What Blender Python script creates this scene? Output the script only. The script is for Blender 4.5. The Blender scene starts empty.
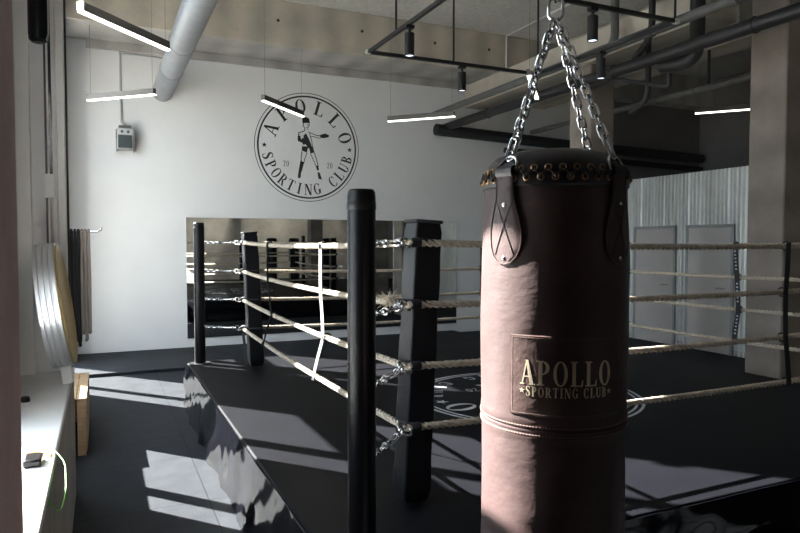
import bpy, math, random
from mathutils import Vector, Matrix
random.seed(7)
S = bpy.context.scene
C = S.collection
R = math.radians
PI = math.pi

# ------------------------------------------------------------------ camera, world, sun, exposure
cam = bpy.data.cameras.new('camera'); cam.sensor_width = 36.0; cam.lens = 29.25; cam.clip_start = 0.05
co = bpy.data.objects.new('camera', cam); C.objects.link(co)
co.location = (0, 0, 1.78); co.rotation_euler = (R(90 - 2.12), 0, R(-24.66)); S.camera = co

SUN_AZ, SUN_EL = R(41), R(35)
W = bpy.data.worlds.new('sky'); S.world = W; W.use_nodes = True
wn = W.node_tree.nodes; bg = wn['Background']
bg.inputs[0].default_value = (0.80, 0.885, 1.0, 1); bg.inputs[1].default_value = 5.9
sd = bpy.data.lights.new('sun', 'SUN'); sd.energy = 62; sd.angle = R(0.6); sd.color = (1.0, 0.95, 0.90)
so = bpy.data.objects.new('sun', sd); C.objects.link(so); so.location = (-8, 12, 12)
so.rotation_euler = Vector((math.sin(SUN_AZ) * math.cos(SUN_EL), -math.cos(SUN_AZ) * math.cos(SUN_EL), -math.sin(SUN_EL))).to_track_quat('-Z', 'Y').to_euler()
vs = S.view_settings
vs.view_transform = 'Standard'; vs.look = 'None'; vs.gamma = 1.0; vs.use_curve_mapping = False
vs.exposure = 0.42
try:
    S.cycles.use_denoising = True
    S.cycles.max_bounces = 10; S.cycles.diffuse_bounces = 6; S.cycles.transparent_max_bounces = 12
    S.cycles.sample_clamp_indirect = 8.0
    S.cycles.caustics_reflective = False; S.cycles.caustics_refractive = False
except Exception: pass

# window openings in the outer left wall (y0, y1, z0, z1)
BAYS = [(-8.6, -7.1, .9), (-5.6, -4.1, .9), (1.95, 3.50, .9), (5.41, 6.98, .82), (8.77, 10.28, .10)]  # first two bays are unseen, added to light the mirrored end wall
def portal(y0, y1, z0, z1):
    l = bpy.data.lights.new('window_portal', 'AREA'); l.shape = 'RECTANGLE'; l.size = z1 - z0; l.size_y = y1 - y0
    l.cycles.is_portal = True
    o = bpy.data.objects.new('window_portal', l); C.objects.link(o)
    o.location = (-0.66, (y0 + y1) / 2, (z0 + z1) / 2); o.rotation_euler = (0, R(-90), 0)
for a, b, c in BAYS:
    portal(a, b, c, 5.05)

# ------------------------------------------------------------------ materials
def mat(name, col, rough=0.6, metal=0.0, spec=0.5, bump=0.0, bscale=20.0, var=0.0, vscale=3.0, col2=None, coat=0.0, emit=None, es=0.0, stretch=None, detail=4.0, sheen=0.0):
    m = bpy.data.materials.new(name); m.use_nodes = True
    n = m.node_tree.nodes; l = m.node_tree.links; b = n['Principled BSDF']
    b.inputs['Base Color'].default_value = (*col, 1); b.inputs['Roughness'].default_value = rough
    b.inputs['Metallic'].default_value = metal; b.inputs['Specular IOR Level'].default_value = spec
    b.inputs['Coat Weight'].default_value = coat; b.inputs['Sheen Weight'].default_value = sheen
    if emit: b.inputs['Emission Color'].default_value = (*emit, 1); b.inputs['Emission Strength'].default_value = es
    tc = n.new('ShaderNodeTexCoord'); mp = n.new('ShaderNodeMapping'); l.new(tc.outputs['Object'], mp.inputs[0])
    if stretch: mp.inputs['Scale'].default_value = stretch
    if var or col2:
        t = n.new('ShaderNodeTexNoise'); t.inputs['Scale'].default_value = vscale; t.inputs['Detail'].default_value = detail
        t.inputs['Roughness'].default_value = 0.6
        l.new(mp.outputs[0], t.inputs['Vector'])
        r = n.new('ShaderNodeValToRGB'); r.color_ramp.elements[0].position = 0.35; r.color_ramp.elements[1].position = 0.68
        c2 = col2 or tuple(max(0, c * (1 - var)) for c in col)
        r.color_ramp.elements[0].color = (*c2, 1); r.color_ramp.elements[1].color = (*col, 1)
        l.new(t.outputs[0], r.inputs[0]); l.new(r.outputs[0], b.inputs['Base Color'])
    if bump:
        t2 = n.new('ShaderNodeTexNoise'); t2.inputs['Scale'].default_value = bscale; t2.inputs['Detail'].default_value = 5
        l.new(mp.outputs[0], t2.inputs['Vector'])
        bp = n.new('ShaderNodeBump'); bp.inputs['Strength'].default_value = bump; bp.inputs['Distance'].default_value = 0.01
        l.new(t2.outputs[0], bp.inputs['Height']); l.new(bp.outputs[0], b.inputs['Normal'])
    return m

M = {}
M['wall'] = mat('painted_wall', (0.74, 0.75, 0.76), 0.75, var=0.05, vscale=1.2, bump=0.05, bscale=60)
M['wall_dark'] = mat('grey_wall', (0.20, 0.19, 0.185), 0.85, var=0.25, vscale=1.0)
M['wall_brown'] = mat('raw_concrete_wall', (0.46, 0.43, 0.39), 0.85, var=0.4, vscale=0.8, bump=0.2, bscale=12)
M['light_block_wall'] = mat('light_block_dark', (0.05, 0.045, 0.04), 0.9)  # dark finish of the added light-blocking wall
M['pier'] = mat('rough_pier', (0.62, 0.50, 0.48), 0.9, var=0.25, vscale=4, bump=0.5, bscale=45)
M['parapet'] = mat('rough_plaster', (0.40, 0.385, 0.37), 0.9, var=0.25, vscale=3, bump=0.5, bscale=40)
M['white'] = mat('white_paint', (0.80, 0.80, 0.80), 0.55, var=0.04, vscale=5)
M['jamb'] = mat('jamb_paint', (0.74, 0.74, 0.75), 0.6, var=0.06, vscale=5)
M['grey_paint'] = mat('grey_paint', (0.42, 0.43, 0.44), 0.6, var=0.08, vscale=5)
M['frame'] = mat('window_frame_paint', (0.70, 0.67, 0.67), 0.5)
M['darkframe'] = mat('dark_strip', (0.05, 0.055, 0.06), 0.5)
M['metal_dark'] = mat('black_steel', (0.018, 0.018, 0.02), 0.45, 0.3)
M['ceiling'] = mat('ceiling_concrete', (0.62, 0.615, 0.60), 0.95, var=0.2, vscale=14, bump=0.9, bscale=35, detail=8)
M['chrome'] = mat('chrome', (0.72, 0.72, 0.73), 0.22, 1.0)
M['steel'] = mat('steel', (0.62, 0.62, 0.63), 0.2, 1.0)
M['brass'] = mat('brass', (0.55, 0.33, 0.17), 0.3, 1.0)
M['post'] = mat('post_vinyl', (0.003, 0.003, 0.004), 0.33, 0.0, 0.22)
M['pad'] = mat('pad_vinyl', (0.004, 0.0045, 0.007), 0.42, 0.0, 0.25, bump=0.25, bscale=9)
M['strap_black'] = mat('black_webbing', (0.012, 0.012, 0.014), 0.8, bump=0.3, bscale=200)
M['strap_white'] = mat('white_webbing', (0.26, 0.26, 0.25), 0.8, bump=0.3, bscale=200)
M['rope'] = mat('natural_rope', (0.64, 0.55, 0.44), 0.9, var=0.35, vscale=40, bump=0.6, bscale=220)
M['duct'] = mat('galvanised_duct', (0.29, 0.305, 0.33), 0.45, 0.45, var=0.15, vscale=6)
M['pipe'] = mat('grey_pipe', (0.15, 0.15, 0.145), 0.5, 0.2, var=0.2, vscale=5)
M['pipe_dark'] = mat('dark_pipe', (0.030, 0.030, 0.032), 0.5, 0.2)
M['alu'] = mat('aluminium', (0.12, 0.11, 0.10), 0.55, 0.3)
M['led'] = mat('led_diffuser', (0.9, 0.9, 0.85), 0.5, emit=(1.0, 0.97, 0.88), es=2.6)
M['spotlens'] = mat('spot_lens', (0.9, 0.9, 1.0), 0.3, emit=(0.75, 0.82, 1.0), es=1.5)
M['ink'] = mat('black_ink', (0.022, 0.022, 0.024), 0.7)
M['white_ink'] = mat('white_ink', (0.48, 0.50, 0.54), 0.6)
M['door'] = mat('door_paint', (0.62, 0.59, 0.575), 0.6, var=0.06, vscale=2)
M['paper'] = mat('paper', (0.60, 0.58, 0.55), 0.7)
M['wood'] = mat('pale_pine', (0.55, 0.40, 0.25), 0.6, col2=(0.42, 0.28, 0.16), vscale=9, stretch=(1, 1, 6))
M['green'] = mat('green_wire', (0.25, 0.65, 0.12), 0.5)
M['orange'] = mat('orange_plastic', (0.80, 0.30, 0.10), 0.5)
M['silver_rim'] = mat('brushed_silver', (0.62, 0.63, 0.66), 0.35, 0.7, bump=0.1)
M['gold'] = mat('gold_foil', (0.62, 0.47, 0.24), 0.4, 0.7, bump=0.2, bscale=30)
M['red'] = mat('red_leather', (0.35, 0.03, 0.03), 0.5)
M['bandgrey'] = mat('grey_brown_rubber', (0.26, 0.22, 0.20), 0.6)
M['ground'] = mat('outside_bounce_ground', (0.50, 0.47, 0.42), 0.9, var=0.15)  # pale so the added ground bounces sunlight indoors
M['screen'] = mat('speaker_grille', (0.02, 0.035, 0.035), 0.5)
M['thread'] = mat('brown_thread', (0.26, 0.18, 0.16), 0.8)
M['patch'] = mat('patch_leather', (0.068, 0.040, 0.037), 0.42, bump=0.35, bscale=30, var=0.2, vscale=8)
M['gold_print'] = mat('gold_foil_print', (0.80, 0.70, 0.52), 0.35, 0.55)

# leather of the heavy bag: pinkish brown with scuffs
M['leather'] = mat('brown_leather', (0.083, 0.053, 0.052), 0.48, spec=0.3, var=0.32, vscale=5, bump=0.30, bscale=16, stretch=(1, 1, 1.6), detail=7)
M['leather_dark'] = mat('dark_leather', (0.035, 0.028, 0.03), 0.42, spec=0.5, bump=0.2, bscale=30)

# board-marked concrete
def concrete(name, col, col2, axis='z'):
    m = mat(name, col, 0.9, bump=0.35, bscale=22, col2=col2, vscale=1.6, detail=8)
    n = m.node_tree.nodes; l = m.node_tree.links
    w = n.new('ShaderNodeTexWave'); w.wave_type = 'BANDS'; w.bands_direction = {'z': 'Z', 'x': 'X', 'y': 'Y'}[axis]
    w.inputs['Scale'].default_value = 0.55; w.inputs['Distortion'].default_value = 1.0; w.inputs['Detail'].default_value = 3
    tc = next(x for x in n if x.type == 'TEX_COORD'); l.new(tc.outputs['Object'], w.inputs['Vector'])
    ramp = next(x for x in n if x.type == 'VALTORGB')
    mx = n.new('ShaderNodeMix'); mx.data_type = 'RGBA'; mx.blend_type = 'MULTIPLY'; mx.inputs[0].default_value = 0.22
    l.new(ramp.outputs[0], mx.inputs[6]); l.new(w.outputs['Color'], mx.inputs[7])
    l.new(mx.outputs[2], n['Principled BSDF'].inputs['Base Color'])
    return m
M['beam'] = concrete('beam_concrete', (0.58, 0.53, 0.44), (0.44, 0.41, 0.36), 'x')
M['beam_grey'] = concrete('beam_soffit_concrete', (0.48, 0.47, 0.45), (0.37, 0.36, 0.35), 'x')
M['column'] = concrete('column_concrete', (0.36, 0.31, 0.275), (0.24, 0.205, 0.18), 'z')

# rubber floor with tile joints
m = mat('rubber_floor', (0.034, 0.037, 0.044), 0.62, spec=0.06, bump=0.25, bscale=90, var=0.25, vscale=5)
n = m.node_tree.nodes; l = m.node_tree.links
tc = next(x for x in n if x.type == 'TEX_COORD')
br = n.new('ShaderNodeTexBrick'); br.offset = 0; br.inputs['Scale'].default_value = 1.0
br.inputs['Brick Width'].default_value = 1.0; br.inputs['Row Height'].default_value = 1.0; br.inputs['Mortar Size'].default_value = 0.004
br.inputs['Color1'].default_value = (1, 1, 1, 1); br.inputs['Color2'].default_value = (.92, .92, .92, 1); br.inputs['Mortar'].default_value = (.35, .35, .35, 1)
mp2 = n.new('ShaderNodeMapping'); mp2.inputs['Location'].default_value = (0.35, 0.42, 0); l.new(tc.outputs['Object'], mp2.inputs[0]); l.new(mp2.outputs[0], br.inputs['Vector'])
ramp = next(x for x in n if x.type == 'VALTORGB')
mx = n.new('ShaderNodeMix'); mx.data_type = 'RGBA'; mx.blend_type = 'MULTIPLY'; mx.inputs[0].default_value = 1.0
l.new(ramp.outputs[0], mx.inputs[6]); l.new(br.outputs['Color'], mx.inputs[7]); l.new(mx.outputs[2], n['Principled BSDF'].inputs['Base Color'])
M['floor'] = m
M['canvas'] = mat('ring_canvas', (0.0058, 0.0060, 0.0082), 0.5, spec=0.07, var=0.22, vscale=2.2, bump=0.06, bscale=8, detail=7)
M['skirt'] = mat('skirt_vinyl', (0.004, 0.004, 0.006), 0.085, spec=0.32, bump=0.18, bscale=5)
M['corr'] = mat('galvanised_sheet', (0.90, 0.92, 0.90), 0.34, 0.3, var=0.18, vscale=1.5)

# mirror and window glass
def mirror_mat():
    m = bpy.data.materials.new('mirror'); m.use_nodes = True; b = m.node_tree.nodes['Principled BSDF']
    b.inputs['Base Color'].default_value = (0.62, 0.64, 0.62, 1); b.inputs['Metallic'].default_value = 1; b.inputs['Roughness'].default_value = 0.015
    return m
M['mirror'] = mirror_mat()
def glass_mat():
    m = bpy.data.materials.new('window_glass'); m.use_nodes = True; n = m.node_tree.nodes; l = m.node_tree.links
    n.remove(n['Principled BSDF']); out = n['Material Output']
    t = n.new('ShaderNodeBsdfTransparent'); g = n.new('ShaderNodeBsdfGlossy'); g.inputs['Roughness'].default_value = 0.02
    t.inputs[0].default_value = (0.96, 0.98, 0.97, 1)
    x = n.new('ShaderNodeMixShader'); x.inputs[0].default_value = 0.06
    l.new(t.outputs[0], x.inputs[1]); l.new(g.outputs[0], x.inputs[2]); l.new(x.outputs[0], out.inputs[0])
    return m
M['glass'] = glass_mat()
M['glass_dark'] = mat('dark_glass', (0.03, 0.04, 0.045), 0.08, spec=0.6)

# ------------------------------------------------------------------ mesh helpers
class MB:
    def __init__(s): s.v = []; s.f = []
    def add(s, v, f):
        k = len(s.v); s.v += [tuple(p) for p in v]; s.f += [tuple(i + k for i in q) for q in f]; return s
    def box(s, x0, x1, y0, y1, z0, z1):
        v = [(x0, y0, z0), (x1, y0, z0), (x1, y1, z0), (x0, y1, z0), (x0, y0, z1), (x1, y0, z1), (x1, y1, z1), (x0, y1, z1)]
        return s.add(v, [(0, 3, 2, 1), (4, 5, 6, 7), (0, 1, 5, 4), (1, 2, 6, 5), (2, 3, 7, 6), (3, 0, 4, 7)])
    def tube(s, pts, r, n=10, closed=False, cap=True):
        P = [Vector(p) for p in pts]; N = len(P)
        rs = r if isinstance(r, (list, tuple)) else [r] * N
        T = []
        for i in range(N):
            a = P[(i - 1) % N] if (closed or i > 0) else P[i]; b = P[(i + 1) % N] if (closed or i < N - 1) else P[i]
            T.append((b - a).normalized())
        u = T[0].orthogonal().normalized(); v = []; 
        for i in range(N):
            u = (u - T[i] * u.dot(T[i])).normalized(); w = T[i].cross(u)
            for k in range(n):
                a = 2 * PI * k / n; v.append(P[i] + (u * math.cos(a) + w * math.sin(a)) * rs[i])
        f = []
        for i in range(N if closed else N - 1):
            j = (i + 1) % N
            off = 0
            if closed and j == 0:
                # align the last ring with the first
                best = min(range(n), key=lambda q: (v[i * n] - v[q]).length); off = best
            for k in range(n):
                f.append((i * n + k, i * n + (k + 1) % n, j * n + (k + 1 + off) % n, j * n + (k + off) % n))
        if cap and not closed:
            f.append(tuple(range(n - 1, -1, -1))); f.append(tuple((N - 1) * n + k for k in range(n)))
        return s.add(v, f)
    def lathe(s, prof, n=32, c=(0, 0, 0), a0=0.0, a1=2 * PI):
        full = abs(a1 - a0 - 2 * PI) < 1e-6; cols = n if full else n + 1
        v = []; f = []
        for (r, z) in prof:
            for k in range(cols):
                a = a0 + (a1 - a0) * k / n; v.append((c[0] + r * math.cos(a), c[1] + r * math.sin(a), c[2] + z))
        for i in range(len(prof) - 1):
            for k in range(n):
                j = (k + 1) % cols
                f.append((i * cols + k, i * cols + j, (i + 1) * cols + j, (i + 1) * cols + k))
        return s.add(v, f)
    def torus(s, c, ax, up, R1, R2, r, n=16, m=6):
        ax = Vector(ax).normalized(); up = Vector(up).normalized(); c = Vector(c)
        return s.tube([c + ax * R1 * math.cos(2 * PI * i / n) + up * R2 * math.sin(2 * PI * i / n) for i in range(n)], r, m, closed=True)
    def prism(s, poly, fn, t=0.002):
        k = len(poly)
        v = [fn(x, y, t) for x, y in poly] + [fn(x, y, 0) for x, y in poly]
        f = [tuple(range(k)), tuple(range(2 * k - 1, k - 1, -1))] + [(i, k + i, k + (i + 1) % k, (i + 1) % k) for i in range(k)]
        return s.add(v, f)
    def build(s, name, m, parent=None, bevel=0, smooth=35, loc=None, rot=None, seg=2, subsurf=0):
        me = bpy.data.meshes.new(name); me.from_pydata(s.v, [], s.f); me.validate(); me.update()
        import bmesh
        b = bmesh.new(); b.from_mesh(me); bmesh.ops.recalc_face_normals(b, faces=b.faces); b.to_mesh(me); b.free()
        me.materials.append(m)
        if smooth:
            me.shade_smooth(); me.set_sharp_from_angle(angle=R(smooth))
        o = bpy.data.objects.new(name, me); C.objects.link(o)
        if parent: o.parent = parent
        if loc: o.location = loc
        if rot: o.rotation_euler = rot
        if bevel:
            q = o.modifiers.new('bevel', 'BEVEL'); q.width = bevel; q.segments = seg; q.limit_method = 'ANGLE'; q.angle_limit = R(40)
        if subsurf:
            q = o.modifiers.new('sub', 'SUBSURF'); q.levels = subsurf; q.render_levels = subsurf
        return o

def tag(o, label, cat=None, group=None, kind=None):
    if label: o['label'] = label
    if cat: o['category'] = cat
    if group: o['group'] = group
    if kind: o['kind'] = kind
    return o
def thing(name, label, cat, loc=(0, 0, 0), rot=(0, 0, 0), group=None):
    o = bpy.data.objects.new(name, None); C.objects.link(o); o.location = loc; o.rotation_euler = rot; o.empty_display_size = 0.1
    return tag(o, label, cat, group)
def struct(name, mb, m, label=None, parent=None, **k):
    o = mb.build(name, m, parent, **k)
    if not parent: o['kind'] = 'structure'
    if label: o['label'] = label
    return o
def box(*a): return MB().box(*a)
def dup(root, loc=None, rot=None, label=None, group=None):
    r = root.copy(); C.objects.link(r)
    if loc is not None: r.location = loc
    if rot is not None: r.rotation_euler = rot
    if label: r['label'] = label
    if group: r['group'] = group
    for ch in list(root.children):
        c = ch.copy(); C.objects.link(c); c.parent = r
        for g in list(ch.children):
            d = g.copy(); C.objects.link(d); d.parent = c
    return r

# ------------------------------------------------------------------ serif lettering
def seg(x0, y0, x1, y1, w0, w1=None):
    """stroke whose ends are cut level (w measured horizontally)"""
    w1 = w0 if w1 is None else w1
    return [(x0 - w0 / 2, y0), (x0 + w0 / 2, y0), (x1 + w1 / 2, y1), (x1 - w1 / 2, y1)]
def ring_strip(cx, cy, ro, so_, ri, si, a0=0, a1=360, n=20):
    out = []
    for i in range(n):
        a = R(a0 + (a1 - a0) * i / n); b = R(a0 + (a1 - a0) * (i + 1) / n)
        out.append([(cx + ro * math.cos(a), cy + so_ * math.sin(a)), (cx + ro * math.cos(b), cy + so_ * math.sin(b)),
                    (cx + ri * math.cos(b), cy + si * math.sin(b)), (cx + ri * math.cos(a), cy + si * math.sin(a))])
    return out
def stroke(pts, ws):
    L = []; Q = []
    for i, (x, y) in enumerate(pts):
        a = pts[max(0, i - 1)]; b = pts[min(len(pts) - 1, i + 1)]
        dx, dy = b[0] - a[0], b[1] - a[1]; d = math.hypot(dx, dy) or 1
        w = ws[i] if isinstance(ws, list) else ws
        L.append((x - dy / d * w / 2, y + dx / d * w / 2)); Q.append((x + dy / d * w / 2, y - dx / d * w / 2))
    return [[L[i], Q[i], Q[i + 1], L[i + 1]] for i in range(len(pts) - 1)]
K, H_, F_ = 0.15, 0.055, 0.05   # thick stem, hairline, serif height
def serif(x, y, w): return [(x - w / 2, y), (x + w / 2, y), (x + w / 2, y + F_), (x - w / 2, y + F_)]
def glyph(ch):
    if ch == 'A': return .66, [seg(.10, 0, .30, 1, H_, H_), seg(.52, 0, .31, 1, K, K * .8), [(.17, .30), (.45, .30), (.44, .35), (.18, .35)], serif(.10, 0, .2), serif(.53, 0, .26)]
    if ch == 'P': return .58, [seg(.16, 0, .16, 1, K), serif(.16, 0, .30), serif(.10, 1 - F_, .2)] + ring_strip(.22, .72, .31, .28, .16, .235, -90, 90) + [[(.1, .95), (.24, .95), (.24, 1), (.1, 1)], [(.1, .44), (.24, .44), (.24, .49), (.1, .49)]]
    if ch == 'R':
        w, p = glyph('P'); return .66, p + [seg(.54, 0, .34, .47, K, K * .9), serif(.56, 0, .2)]
    if ch == 'O': return .66, ring_strip(.33, .5, .29, .51, .155, .455, 0, 360, 28)
    if ch == '0': return .56, ring_strip(.28, .5, .23, .51, .12, .455, 0, 360, 28)
    if ch == 'L': return .56, [seg(.16, 0, .16, 1, K), serif(.16, 1 - F_, .30), serif(.14, 0, .24), [(.16, 0), (.52, 0), (.52, F_), (.16, F_)], [(.44, 0), (.52, 0), (.54, .26), (.50, .26)]]
    if ch == 'I': return .34, [seg(.17, 0, .17, 1, K), serif(.17, 0, .30), serif(.17, 1 - F_, .30)]
    if ch == 'T': return .64, [seg(.32, 0, .32, 1, K), serif(.32, 0, .30), [(.05, .95), (.59, .95), (.59, 1), (.05, 1)], [(.04, .76), (.07, .76), (.11, 1), (.04, 1)], [(.57, .76), (.60, .76), (.60, 1), (.53, 1)]]
    if ch == 'N': return .70, [seg(.12, 0, .12, 1, H_), seg(.58, 0, .58, 1, H_), seg(.56, 0, .16, 1, K * 1.1, K * 1.1), serif(.12, 0, .2), serif(.58, 1 - F_, .2), serif(.1, 1 - F_, .18)]
    if ch == 'U': return .66, [seg(.16, .25, .16, 1, K), seg(.53, .25, .53, 1, H_), serif(.16, 1 - F_, .28), serif(.53, 1 - F_, .2)] + ring_strip(.32, .27, .235, .28, .12, .21, 180, 360, 12)
    if ch == 'B': return .60, [seg(.16, 0, .16, 1, K), serif(.10, 0, .2), serif(.10, 1 - F_, .2)] + ring_strip(.22, .745, .27, .255, .13, .205, -90, 90) + ring_strip(.22, .26, .32, .27, .17, .21, -90, 90) + [[(.1, .95), (.24, .95), (.24, 1), (.1, 1)], [(.1, .48), (.24, .48), (.24, .53), (.1, .53)], [(.1, 0), (.24, 0), (.24, .05), (.1, .05)]]
    if ch in 'CG':
        p = ring_strip(.34, .5, .29, .51, .155, .455, 48, 312, 22) + [[(.50, .70), (.56, .70), (.56, .96), (.52, .96)]]
        if ch == 'C': p += [[(.52, .04), (.56, .06), (.57, .26), (.53, .26)]]
        else: p += [seg(.52, .06, .52, .44, K), serif(.53, .40, .26)]
        return .66, p
    if ch == 'S':
        pts = [(.47, .78), (.42, .90), (.30, .965), (.17, .92), (.12, .80), (.15, .67), (.28, .55), (.40, .44), (.46, .30), (.43, .14), (.31, .045), (.17, .06), (.10, .20)]
        return .56, stroke(pts, [.05, .06, .07, .10, .13, .16, .18, .18, .16, .13, .09, .06, .05]) + [[(.08, .04), (.12, .04), (.12, .28), (.08, .28)], [(.45, .72), (.49, .72), (.49, .96), (.45, .96)]]
    if ch == '2': return .54, stroke([(.10, .74), (.14, .90), (.27, .97), (.40, .90), (.42, .72), (.32, .50), (.12, .06)], [.12, .08, .07, .10, .14, .10, .06]) + [[(.08, 0), (.47, 0), (.49, .18), (.44, .18), (.42, .09), (.08, .09)]]
    if ch == '*':
        pts = []
        for i in range(10):
            r = .5 if i % 2 == 0 else .2; a = R(90 + 36 * i); pts.append((.5 + r * math.cos(a), .5 + r * math.sin(a)))
        return 1.0, [[(.5, .5), pts[i], pts[(i + 1) % 10]] for i in range(10)]
    return .35, []
def text_line(mb, txt, h, fn, sx=1.0, track=0.08, t=0.002, x0=None):
    tot = sum(glyph(c)[0] * sx + track for c in txt) * h - track * h
    x = -tot / 2 if x0 is None else x0
    for c in txt:
        w, P = glyph(c)
        for p in P: mb.prism([(x + a * h * sx, b * h) for a, b in p], fn, t)
        x += (w * sx + track) * h
def text_arc(mb, chars, h, r, fn, sx=1.0, inside=False, t=0.002):
    """chars: (char, angle in degrees); inside=True puts the feet outward (text along the bottom)"""
    for c, ang in chars:
        w, P = glyph(c); a = R(ang)
        if not inside: ux, uy = math.sin(a), -math.cos(a); vx, vy = math.cos(a), math.sin(a); bx, by = r * vx, r * vy
        else: ux, uy = -math.sin(a), math.cos(a); vx, vy = -math.cos(a), -math.sin(a); bx, by = -(r + h) * vx, -(r + h) * vy
        for p in P:
            mb.prism([(bx + (q - w / 2) * h * sx * ux + s_ * h * vx, by + (q - w / 2) * h * sx * uy + s_ * h * vy) for q, s_ in p], fn, t)
def badge_letters(m, par, R0, fn, t=0.002, hs=.26, wx=1.28, hb=.205):
    h = R0 * hs
    for c, a in zip('APOLLO', (157, 128.5, 101, 73, 45.5, 17)):
        mb_ = MB(); text_arc(mb_, [(c, a)], h, R0 * (.885 - hs), fn, wx, t=t); mb_.build('painted_letter', m, par, smooth=0)
    L = 'SPORTING CLUB'
    a0, a1 = 194, 346
    for i, c in enumerate(L):
        if c == ' ': continue
        mb_ = MB(); text_arc(mb_, [(c, a0 + (a1 - a0) * i / 12)], R0 * hb, R0 * (.88 - hb), fn, 1.1, inside=True, t=t); mb_.build('painted_letter', m, par, smooth=0)

# ------------------------------------------------------------------ the room shell
YB = 11.2       # back wall
YN = -9.4       # wall behind the camera
ZC = 5.55       # ceiling
struct('floor', box(-0.62, 13.2, YN, YB + 0.3, -0.2, 0.0), M['floor'], 'dark rubber tile floor')
struct('ceiling', box(-0.62, 13.2, YN, YB + 0.3, ZC, ZC + 0.2), M['ceiling'], 'grey rough concrete ceiling')
struct('wall_back', box(-0.175, 9.3, YB, YB + 0.3, -0.2, ZC), M['wall'], 'white painted back wall')
struct('wall_back_recess', box(-0.62, -0.175, YB + 0.27, YB + 0.3, -0.2, ZC), M['wall'], 'white recessed strip of back wall beside the window wall')
struct('wall_back_right', box(9.3, 13.2, YB, YB + 0.3, -0.2, ZC), M['wall_dark'], 'dark grey end of the back wall')  # darker grey material than the rest of the back wall
struct('wall_near', box(-0.62, 13.2, YN - .2, YN, -0.2, ZC), M['wall_brown'], 'raw concrete wall behind the camera')
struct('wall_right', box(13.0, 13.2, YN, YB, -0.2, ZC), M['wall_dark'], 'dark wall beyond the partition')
# outer left wall with openings
mb = MB(); X0, X1 = -0.60, -0.50
zs = [(-0.2, 0.88)]
ys = [YN]
for a, b, c in BAYS: ys += [a, b]
ys.append(YB + 0.3)
mb.box(X0, X1, YN, YB + 0.3, 5.05, ZC)
for i in range(0, len(ys), 2): mb.box(X0, X1, ys[i], ys[i + 1], -0.2, 5.05)
for a, b, c in BAYS:
    mb.box(X0, X1, a, b, *((2.30, 2.56) if a == 1.95 else (2.52, 2.78))); mb.box(X0, X1, a, b, -0.2, c)
mb.box(X0, X1, 1.95, 3.5, 3.34, 5.05); mb.box(X0, X1, 8.77, 10.28, 4.15, 5.05)
struct('wall_left', mb, M['wall'], 'white outer window wall')
for k, (a, b, c) in enumerate(BAYS):
    top = 3.34 if a == 1.95 else 4.15 if a == 8.77 else 5.05
    tr0, tr1 = (2.30, 2.56) if a == 1.95 else (2.52, 2.78)
    f = MB()
    mpos = a + 0.38 if a > 5 or a == 1.95 else a + 0.5
    mb0, mb1 = mpos, mpos + 0.115
    f.box(-0.56, -0.50, mb0, mb1, c, tr0); f.box(-0.56, -0.50, mb0, mb1, tr1, top)
    f.box(-0.57, -0.53, a, a + .03, c, tr0); f.box(-0.57, -0.53, b - .03, b, c, tr0)
    w = struct('window_%d' % (k + 1), f, M['frame'], 'painted window frame with one mullion')
    for (p, q) in ((a, mb0), (mb1, b)):
        for (zz0, zz1) in ((c, tr0), (tr1, top)):
            box(-0.552, -0.548, p, q, zz0, zz1).build('pane', M['glass'], w, smooth=0)
struct('light_block_wall', box(-0.50, 2.4, -3.4, -3.2, 0, ZC), M['light_block_wall'], 'unseen dark wall added behind the camera to block window light')  # unseen, added to keep light from the rear windows off the bag
struct('ground_outside', box(-14, -0.62, -14, 26, -0.45, -0.25), M['ground'], 'unseen pale ground added outside the windows to bounce sunlight')  # unseen ground, added to bounce sunlight onto ceiling and beams

# thick parapet with sill, near pier and far jamb of the nearest window recess
struct('wall_parapet', box(-0.50, -0.190, -3.2, 5.10, -0.02, 0.86), M['parapet'], 'rough grey plaster parapet under the window sill')
struct('window_sill', box(-0.50, -0.186, -3.2, 5.10, 0.86, 0.90), M['white'], 'white painted window sill', bevel=0.008)
struct('wall_pier_near', box(-0.50, -0.121, -0.4, 1.2, 0.9, ZC), M['pier'], 'rough pinkish brown wall pier beside the camera', bevel=0.012)
j = struct('wall_jamb', box(-0.50, -0.226, 5.00, 5.10, 0.90, ZC), M['jamb'], 'grey and white painted window jamb')
box(-0.50, -0.418, 4.93, 4.999, 0.90, ZC - .01).build('jamb_strip', M['white'], j, bevel=0.004)
box(-0.262, -0.214, 4.95, 5.11, 0.90, ZC - .01).build('jamb_strip', M['white'], j, bevel=0.006)
box(-0.214, -0.201, 5.09, 5.11, 0.9, 4.8).build('cable_channel', M['darkframe'], j)
box(-0.335, -0.322, 4.985, 4.999, 1.05, ZC - .01).build('window_bead', M['darkframe'], j)
box(-0.308, -0.290, 4.97, 4.999, 2.24, ZC - .01).build('narrow_pane', M['glass_dark'], j)
box(-0.320, -0.308, 4.96, 4.999, 1.05, ZC - .01).build('window_bead', M['frame'], j)
box(-0.342, -0.28, 4.955, 4.999, 2.08, 2.24).build('transom', M['white'], j, bevel=0.003)
box(-0.290, -0.263, 4.96, 4.999, 1.05, ZC - .01).build('window_casing', M['frame'], j, bevel=0.003)

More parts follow.
